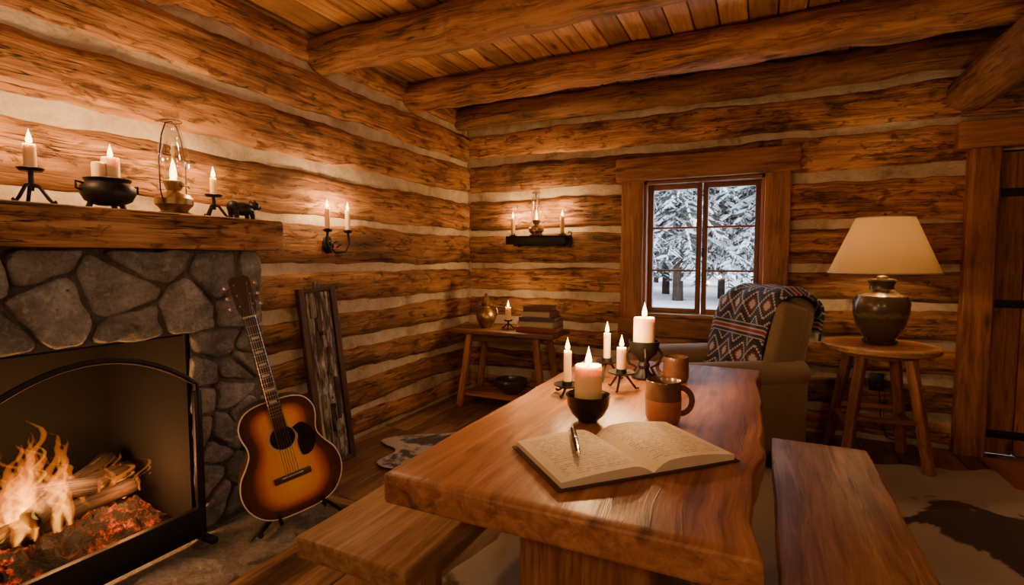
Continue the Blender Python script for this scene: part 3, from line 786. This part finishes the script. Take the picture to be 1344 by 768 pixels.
for z in (th,th*.5,0): vs+= [V(p.x,p.y,z) for p in outl]
for i in range(2):
    for k in range(N): fs.append([i*N+k,(i+1)*N+k,(i+1)*N+(k+1)%N,i*N+(k+1)%N])
fs.append([2*N+k for k in range(N)])
b.add(vs,fs,rosew,M=MG)
b.tube([V(p.x,p.y,th) for p in outl],.0028,bone,6,M=MG,closed=True)
zt=th+.004
b.lathe([(0,0),(.049,0),(.049,.0008)],ebony,32,M=MG@Matrix.Translation((0,.335,zt+.0015)))
for rr in (.053,.059): b.tube([(rr*math.cos(k*pi/20),.335+rr*math.sin(k*pi/20),zt+.001) for k in range(40)],.0015,bone,4,M=MG,closed=True)
pg=[(.045,.365),(.06,.33),(.052,.29),(.06,.235),(.1,.24),(.125,.29),(.118,.335),(.085,.375)]
pgc=catmull([Vector(p) for p in pg+[pg[0]]],4)[:-1]
vs=[V(p.x,p.y,zt+.001) for p in pgc]+[V(p.x,p.y,zt+.0035) for p in pgc]; n=len(pgc)
fs=[[n+k for k in range(n)]]+[[k,(k+1)%n,n+(k+1)%n,n+k] for k in range(n)]
b.add(vs,fs,ebony,M=MG)
b.box((0,.165,zt+.005),(.15,.028,.01),rosew,.004,M=MG); b.box((0,.17,zt+.011),(.085,.004,.004),bone,.001,M=MG)
b.box((0,.62,zt-.004+.0),(.052,.44,.018),rosew,.003,M=MG)
b.loft(.37,.05,.03,rosew,M=MG@frame((0,.69,th-.012),(0,1,0),(1,0,0)),rnd=.012)
b.box((0,.615,zt+.008),(.053,.48,.007),rosew,.002,M=MG)
for k in range(20):
    y=.86-(.64)*(1-2**(-k/12)) ; b.box((0,y,zt+.0122),(.051,.0022,.0016),nickel,0,M=MG)
for k in (3,5,7,9,12,15): 
    y=.86-.64*(1-2**(-(k-.5)/12)); b.box((0,y,zt+.0118),(.03 if k!=12 else .04,.010,.001),bone,0,M=MG)
b.box((0,.865,zt+.012),(.05,.006,.01),bone,.001,M=MG)
MH=MG@Matrix.Translation((0,.865,zt))@Matrix.Rotation(math.radians(-12),4,'X')
hv=[(-.026,0),(-.036,.04),(-.04,.16),(-.02,.175),(0,.168),(.02,.175),(.04,.16),(.036,.04),(.026,0)]
n=len(hv); vs=[V(x,y,-.008) for x,y in hv]+[V(x,y,.008) for x,y in hv]
fs=[[n+k for k in range(n)],[k for k in range(n)][::-1]]+[[k,(k+1)%n,n+(k+1)%n,n+k] for k in range(n)]
b.add(vs,fs,rosew,M=MH)
for s in (-1,1):
    for y in (.045,.09,.135):
        b.tube([(s*.036,y,-.004),(s*.052,y,-.004)],.003,nickel,6,M=MH); b.lathe([(0,-.008),(.008,-.006),(.009,0),(.008,.006),(0,.008)],nickel,10,M=MH@Matrix.Translation((s*.057,y,-.004)))
        b.tube([(s*.024,y,.008),(s*.024,y,.02)],.0035,nickel,8,M=MH)
for k in range(6):
    x=-.02+.008*k; b.tube([(x*1.25,.17,zt+.0145),(x,.865,zt+.0175)],.0009,nickel,4,M=MG)
    b.tube([(x,.865,zt+.0175),MG.inverted()@(MH@V((-1 if k<3 else 1)*.024,.045+.045*(k if k<3 else 5-k),.012))],.0007,nickel,4,M=MG)
b.obj('acoustic_guitar')
# stand
b=B(); g=lambda x,y,z: MG@V(x,y,z)
for s in (-1,1):
    a=g(s*.09,-.012,-.02); c=g(s*.09,-.012,.12); d=g(s*.09,.03,.13)
    b.tube([a,c,d],.008,iron,8)
    e=V(a.x+.15*Nn.x+Xx.x*s*.09,a.y+.15*Nn.y+Xx.y*s*.09,.04)
    b.tube([g(0,.15,-.03),a,e],.009,iron,8); b.tube([e-V(0,0,.003),e+Nn*.02],.013,iron,8)
b.tube([g(-.09,-.012,-.02),g(.09,-.012,-.02)],.008,iron,8)
b.tube([g(0,.15,-.03),V(g(0,0,-.12).x-.03,g(0,0,-.12).y+.02,.038)],.009,iron,8)
b.tube([g(0,.15,-.03),g(0,.32,-.025)],.008,iron,8)
b.obj('guitar_stand')

# old board leaning on wall
b=B(); MB=frame(V(-2.375,2.29,.538),V(-.085,-.06,1.06),V(.30,1,0))
b.box((0,0,.004),(1.07,.20,.02),darkw,.004,M=MB)
for s in (-1,1): b.loft(1.09,.036,.05,darkw,M=MB@Matrix.Translation((0,s*.1,-.01)),rnd=.006,sn=.003,tint=.1)
b.loft(1.03,.155,.03,old_w,M=MB@Matrix.Translation((0,0,-.012)),rnd=.006,sn=.028,nst=60,tint=.9)
for x in (-.53,.53): b.box((x,0,-.014),(.03,.19,.04),darkw,.006,M=MB)
for k in range(16):
    x=R.uniform(-.45,.45); b.loft(R.uniform(.12,.3),R.uniform(.02,.04),.02,old_w,M=MB@Matrix.Translation((x,R.uniform(-.055,.055),-.022)),rnd=.008,sn=.016,tint=R.uniform(.6,1.3))
b.obj('weathered_board')

# ---------------------------------------------------------------- corner side table
b=B(); x0,x1,y0,y1,z=-2.40,-1.43,3.66,4.06,.66
b.loft(x1-x0,y1-y0,.035,darkw,M=frame(((x0+x1)/2,(y0+y1)/2,z-.0175),(1,0,0),(0,1,0)),rnd=.008,en=.01,sn=.002,tint=1.0)
for xx,s in ((x0+.2,-1),(x1-.17,1)):
    for yy,t in ((y0+.06,-1),(y1-.06,1)):
        b.post((xx+s*.09,yy+t*.03,0),(xx,yy,z-.03),.05,.05,trim_w,rnd=.01,sn=.004)
    b.box((xx,(y0+y1)/2,z-.06),(.04,y1-y0-.1,.05),darkw,.006)
b.box(((x0+x1)/2,y0+.07,z-.07),(x1-x0-.3,.025,.06),darkw,.006)
b.box(((x0+x1)/2,(y0+y1)/2,.10),(x1-x0-.22,.28,.025),trim_w,.006,tint=.6)
b.obj('side_table')
b=B(); p=V(-2.12,3.86,z+.002)
b.lathe([(0,0),(.045,0),(.05,.01),(.06,.03),(.082,.07),(.085,.1),(.07,.14),(.04,.165),(.032,.185),(.045,.205),(.05,.21),(.035,.225),(.03,.25),(.018,.27),(.012,.29),(0,.3)],brass,32,c=p)
for s in (-1,1): b.tube([p+V(s*.08,0,.09),p+V(s*.11,0,.12),p+V(s*.1,0,.17),p+V(s*.04,0,.19)],.006,brass,6)
b.obj('brass_urn')
spike((-1.9,3.84,z+.002),.07,.115,.024,'iron_candlestick',.05)
b=B(); zz=z+.003
for i,(w_,d_,h_,c_,a_) in enumerate([(.34,.22,.04,(.2,.05,.03),.05),(.32,.21,.045,(.4,.28,.15),-.04),(.3,.2,.035,(.08,.06,.06),.1),(.26,.19,.045,(.3,.17,.08),-.06),(.24,.17,.04,(.12,.05,.03),.14)]):
    Mx=Matrix.Translation((-1.62,3.86,zz+h_/2))@RZ(a_); bm_=bookm('book_cover_%d'%i,c_)
    b.box((0,0,h_/2-.002),(w_,d_,.005),bm_,.001,M=Mx); b.box((0,0,-h_/2+.002),(w_,d_,.005),bm_,.001,M=Mx)
    if i not in (1,3): b.box((0,-d_/2+.002,0),(w_,.005,h_),bm_,.002,M=Mx)
    else: b.box((w_/2-.002,0,0),(.005,d_,h_),bm_,.002,M=Mx)
    b.box((0,.0,0),(w_-.012,d_-.012,h_-.007),bookpg,0,M=Mx); zz+=h_+.0005
b.obj('book_stack')
b=B(); p=V(-1.88,3.86,.114)
b.lathe([(0,0),(.06,0),(.065,.008),(.1,.03),(.135,.07),(.14,.11),(.13,.125),(.125,.118),(.125,.07),(.08,.03),(0,.02)],cer_dark,36,c=p)
b.tube([p+V(.135,0,.1),p+V(.165,0,.11),p+V(.165,0,.08),p+V(.13,0,.07)],.007,cer_dark,6)
b.obj('stoneware_bowl')

# ---------------------------------------------------------------- lamp table & lamp
LX,LY=.66,3.80; z=.73
b=B()
b.lathe([(0,0),(.295,0),(.305,.008),(.305,.03),(.297,.037),(0,.037)],bench_w,48,c=(LX,LY,z-.037))
for k in range(4):
    a=pi/4+k*pi/2+.12; d=V(math.cos(a),math.sin(a),0)
    b.post(V(LX,LY,0)+d*.30,V(LX,LY,z-.035)+d*.17,.055,.05,trim_w,side=V(-d.y,d.x,0),rnd=.01,sn=.003)
for k in range(4):
    a=pi/4+k*pi/2+.12;a2=a+pi/2; zz=.26 if k%2 else .3; rr=.30-.13*zz/.7
    b.post(V(LX+math.cos(a)*rr,LY+math.sin(a)*rr,zz),V(LX+math.cos(a2)*rr,LY+math.sin(a2)*rr,zz),.03,.03,trim_w,side=V(0,0,1),rnd=.008)
b.lathe([(0,0),(.2,0),(.2,-.03),(0,-.03)],trim_w,32,c=(LX,LY,z-.037))
b.obj('round_side_table')
b=B(); p=V(LX,LY,z+.002)
b.lathe([(0,0),(.075,0),(.09,.006),(.095,.02),(.08,.03),(.085,.04),(.125,.11),(.145,.19),(.148,.25),(.13,.295),(.085,.32),(.065,.335),(.062,.36),(.075,.385),(.072,.395),(.04,.4),(0,.4)],vase_m,48,c=p,off=False)
b.lathe([(.03,.398),(.03,.41),(.015,.42),(.015,.46),(.022,.465),(.022,.52),(0,.52)],brass,20,c=p)
b.tube([p+V(0,0,.44),p+V(-.05,0,.5),p+V(-.055,0,.6),p+V(-.02,0,.72),p+V(0,0,.77)],.0025,brass,6); b.tube([p+V(0,0,.44),p+V(.05,0,.5),p+V(.055,0,.6),p+V(.02,0,.72),p+V(0,0,.77)],.0025,brass,6)
b.lathe([(0,0),(.012,.004),(.008,.02),(0,.03)],brass,12,c=p+V(0,0,.77))
b.lathe([(.0,.52),(.02,.525),(.032,.56),(.028,.59),(0,.61)],emis('bulb',(1,.7,.35),12),16,c=p)
zs0,zs1=.435,.765
b.lathe([(.285,zs0),(.15,zs1)],shade,56,c=p)
b.tube([p+V(.286*math.cos(k*pi/28),.286*math.sin(k*pi/28),zs0) for k in range(56)],.004,bone,6,closed=True)
b.tube([p+V(.151*math.cos(k*pi/28),.151*math.sin(k*pi/28),zs1) for k in range(56)],.004,bone,6,closed=True)
for k in range(3):
    a=k*2*pi/3; b.tube([p+V(0,0,.768),p+V(.15*math.cos(a),.15*math.sin(a),zs1)],.002,brass,6)
o=b.obj('table_lamp'); light(o,p+V(0,0,.56),52,(1,.6,.28),.035,'bulb_light')
b=B(); b.box((.72,YB-.03,.42),(.08,.02,.12),outletm,.006); b.box((.73,YB-.055,.40),(.035,.05,.04),outletm,.006)
b.tube([(.73,YB-.07,.39),(.74,YB-.09,.2),(.78,YB-.06,.06),(.9,YB-.07,.02)],.004,outletm,6); b.obj('wall_outlet')

# ---------------------------------------------------------------- armchair
b=B(); MC=Matrix.Translation((-.235,3.60,0))@RZ(math.radians(34))
def cb(c,s,bev,rot=None): b.box(c,s,chairm,bev,rot=rot,M=MC,seg=5)
cb((-.02,0,.22),(.76,.60,.26),.04)
cb((-.07,0,.40),(.62,.50,.16),.065)
RB=Matrix.Rotation(math.radians(12),4,'Y')
cb((.30,0,.66),(.20,.68,.72),.09,RB)
cb((.20,0,.68),(.14,.50,.52),.065,RB)
for s in (-1,1):
    cb((-.03,s*.32,.33),(.80,.12,.50),.045)
    b.loft(.80,.17,.15,chairm,M=MC@Matrix.Translation((-.04,s*.325,.57)),circle=True,rnd=.03)
    b.lathe([(0,.012),(.05,.01),(.066,0)],chairm,24,M=MC@Matrix.Translation((-.438,s*.325,.57))@Matrix.Rotation(-pi/2,4,'Y'))
    cb((.24,s*.31,.78),(.20,.09,.42),.045,RB)
    for x in (-.34,.34): b.lathe([(.018,0),(.028,.1)],darkw,12,M=MC@Matrix.Translation((x,s*.27,0)))
b.obj('armchair',angle=60)
b=B()
path=[(.03,.485),(.075,.56),(.10,.65),(.125,.75),(.15,.86),(.18,.96),(.22,1.03),(.30,1.06),(.385,1.05),(.45,1.005),(.475,.95),(.475,.88),(.465,.8)]
pc=catmull([Vector(p) for p in path],5); W=.60; nw=36; vs=[];ws=[];fs=[];L=0
for i,q in enumerate(pc):
    if i: L+=(q-pc[i-1]).length
    t=(pc[min(i+1,len(pc)-1)]-pc[max(i-1,0)]).normalized(); nn=Vector((-t.y,t.x))
    for k in range(nw+1):
        y=-W/2+W*k/nw+.03*math.sin(i*.12)-.015
        d=.016+.018*noise.noise(V(i*.08,y*7,0))+.008*math.sin(y*30+i*.06)
        edge=max(0,abs(y)-.27); 
        vs.append(V(q.x+nn.x*d,y,q.y+nn.y*d-edge*.35)); ws.append(V(y,L,0))
n=nw+1
for i in range(len(pc)-1):
    for k in range(nw): fs.append([i*n+k,i*n+k+1,(i+1)*n+k+1,(i+1)*n+k])
b.add(vs,fs,blanketmat,ws,MC,off=False)
for row in (0,len(pc)-1):
    q=pc[row]
    for k in range(0,nw+1):
        v0=vs[row*n+k]; b.tube([v0,v0+V(R.uniform(-.004,.004),R.uniform(-.004,.004),-.035)],.0022,bone if k%3 else blanketmat,4,M=MC)
o=b.obj('wool_blanket',angle=80); sm=o.modifiers.new('thick','SOLIDIFY'); sm.thickness=.010; sm.offset=1

# ---------------------------------------------------------------- rugs
def hide(cx,cy,rx,ry,rot,mat,z,nm='cowhide_rug'):
    b=B(); nr=16;na=90;vs=[];fs=[];seed=R.uniform(0,99)
    vs.append(V(cx,cy,z+.006))
    for i in range(1,nr+1):
        for k in range(na):
            a=2*pi*k/na; lobe=sum(max(0,math.cos(a-l))**14*.38 for l in (.6,pi-.6,pi+.65,-.65))+.15*max(0,math.cos(a))**20
            r=(.8+lobe+.07*noise.noise(V(math.cos(a)*3,math.sin(a)*3,seed))+.02*noise.noise(V(math.cos(a)*12,math.sin(a)*12,seed)))*i/nr
            x=rx*r*math.cos(a);y=ry*r*math.sin(a)
            X=cx+x*math.cos(rot)-y*math.sin(rot);Y=cy+x*math.sin(rot)+y*math.cos(rot)
            vs.append(V(X,Y,z+.006+.003*noise.noise(V(X*6,Y*6,0)) if i<nr else z))
    for k in range(na): fs.append([0,1+k,1+(k+1)%na])
    for i in range(nr-1):
        for k in range(na): fs.append([1+i*na+k,1+(i+1)*na+k,1+(i+1)*na+(k+1)%na,1+i*na+(k+1)%na])
    b.add(vs,fs,mat); return b.obj(nm)
hide(1.2,2.75,1.05,.85,1.9,hide_a,.012)
hide(-.45,2.2,1.25,.72,1.45,hide_b,.004)
hide(-1.72,2.85,.55,.36,.6,hide_c,.018)
b=B(); b.box((1.83,3.84,.012),(1.15,.5,.02),rugm,.006); b.obj('entry_mat')

# ---------------------------------------------------------------- added fill lamps, unseen behind viewpoint, put in to brighten the room
pm=emis('added_fill_bulb',(1,.72,.4),15)
for px_,py_,pw_ in ((.9,-.9,32),(-1.0,-.95,26)):
    b=B(); p=V(px_,py_,2.0)
    b.tube([p+V(0,0,.1),p+V(0,0,.62)],.006,iron,6); b.lathe([(0,.12),(.05,.11),(.2,.0),(.21,-.01)],bone,32,c=p)
    b.lathe([(0,-.09),(.03,-.08),(.045,-.04),(.03,0),(0,.01)],pm,16,c=p)
    o=b.obj('added_fill_lamp'); light(o,p+V(0,0,-.14),pw_,(1,.66,.38),.1,'bulb_light')  # fill point light below each added lamp

# ---------------------------------------------------------------- outdoors
b=B(); N=40;vs=[];fs=[]
for i in range(N+1):
    for j in range(N+1):
        x=-45+90*i/N;y=4.45+60*(j/N)**1.5; vs.append(V(x,y,-.25+.35*noise.noise(V(x*.2,y*.2,0))*min(1,(y-4.4)/4)))
for i in range(N):
    for j in range(N): fs.append([i*(N+1)+j,(i+1)*(N+1)+j,(i+1)*(N+1)+j+1,i*(N+1)+j+1])
b.add(vs,fs,snow); b.obj('snow_ground')
def treemesh(seed):
    b=B(); H=9
    b.tube([(0,0,-.3),(0,0,H*.5),(0,0,H)],[.15,.1,.02],char_w,8)
    nl=30
    for i in range(nl):
        t=i/(nl-1); z=1.5+(H-1.6)*t; r=(1.8*(1-t)**.85+.15)
        nb=9
        for k in range(nb):
            a=2*pi*k/nb+R.uniform(-.3,.3); rr=r*R.uniform(.55,1.15); z0=z+R.uniform(-.15,.15)
            d=V(math.cos(a),math.sin(a),0); s=V(-d.y,d.x,0); vs=[];fs=[]; dr=R.uniform(.35,.6)
            pos=lambda f:d*rr*f+V(0,0,z0-dr*rr*f*f)
            for q in range(5):
                f=q/4; c=pos(f); ww=.05*(1.1-.7*f)*R.uniform(.7,1.4)
                vs+= [c-s*ww-V(0,0,.03),c+V(0,0,.035),c+s*ww-V(0,0,.03)]
            for q in range(4):
                for e in (0,1): fs.append([q*3+e,q*3+e+1,q*3+e+4,q*3+e+3])
            b.add(vs,fs,tree_br)
            nt_=max(3,int(rr*6))
            for q in range(nt_):
                f=.2+.8*(q+.5)/nt_
                for sg in (-1,1):
                    c=pos(f); L_=rr*.34*(1.15-f)*R.uniform(.6,1.3)+.08; e=c+s*sg*L_+d*L_*.6-V(0,0,L_*R.uniform(.3,.9)); m_=(c+e)/2+V(0,0,.02)
                    wv=V(0,0,.03)+d*.03
                    b.add([c-wv*.7,c+wv*.7,m_+wv,m_-wv*1.2,e],[[0,1,2,3],[3,2,4]],tree_br if R.random()<.5 else tree_tw)
    return b
tr=[]
for k in range(2):
    o=treemesh(k).obj('snowy_spruce',angle=180); tr.append(o)
pos=[(-2.6,18.5),(-.1,19),(2.4,18),(-5.0,19),(-1.5,23),(1.2,24),(4.2,21),(-3.9,24),(-6.5,22),(-.2,29),(-2.8,30),(2.9,29),(-5.6,31),(5.2,26),(-8,26),(1,36),(-3.6,38),(-7.5,36),(4.0,37)]
for i,(x,y) in enumerate(pos):
    if i<2: o=tr[i]
    else: o=bpy.data.objects.new('snowy_spruce',tr[i%2].data); scene.collection.objects.link(o)
    s=R.uniform(.9,1.3); o.location=(x,y,-.3); o.scale=(s,s,s); o.rotation_euler=(0,0,R.uniform(0,6))
w=bpy.data.worlds.new('World'); scene.world=w; w.use_nodes=True
bg=w.node_tree.nodes['Background']; bg.inputs[0].default_value=(.84,.91,1,1); bg.inputs[1].default_value=5.5

# ---------------------------------------------------------------- camera
cam=bpy.data.cameras.new('camera'); co=bpy.data.objects.new('camera',cam); scene.collection.objects.link(co)
cam.sensor_width=36; cam.lens=36*675/1344; cam.clip_start=.02
co.location=(0,0,1.25); co.rotation_euler=(math.radians(90-3.73),0,math.radians(25.9))
scene.camera=co
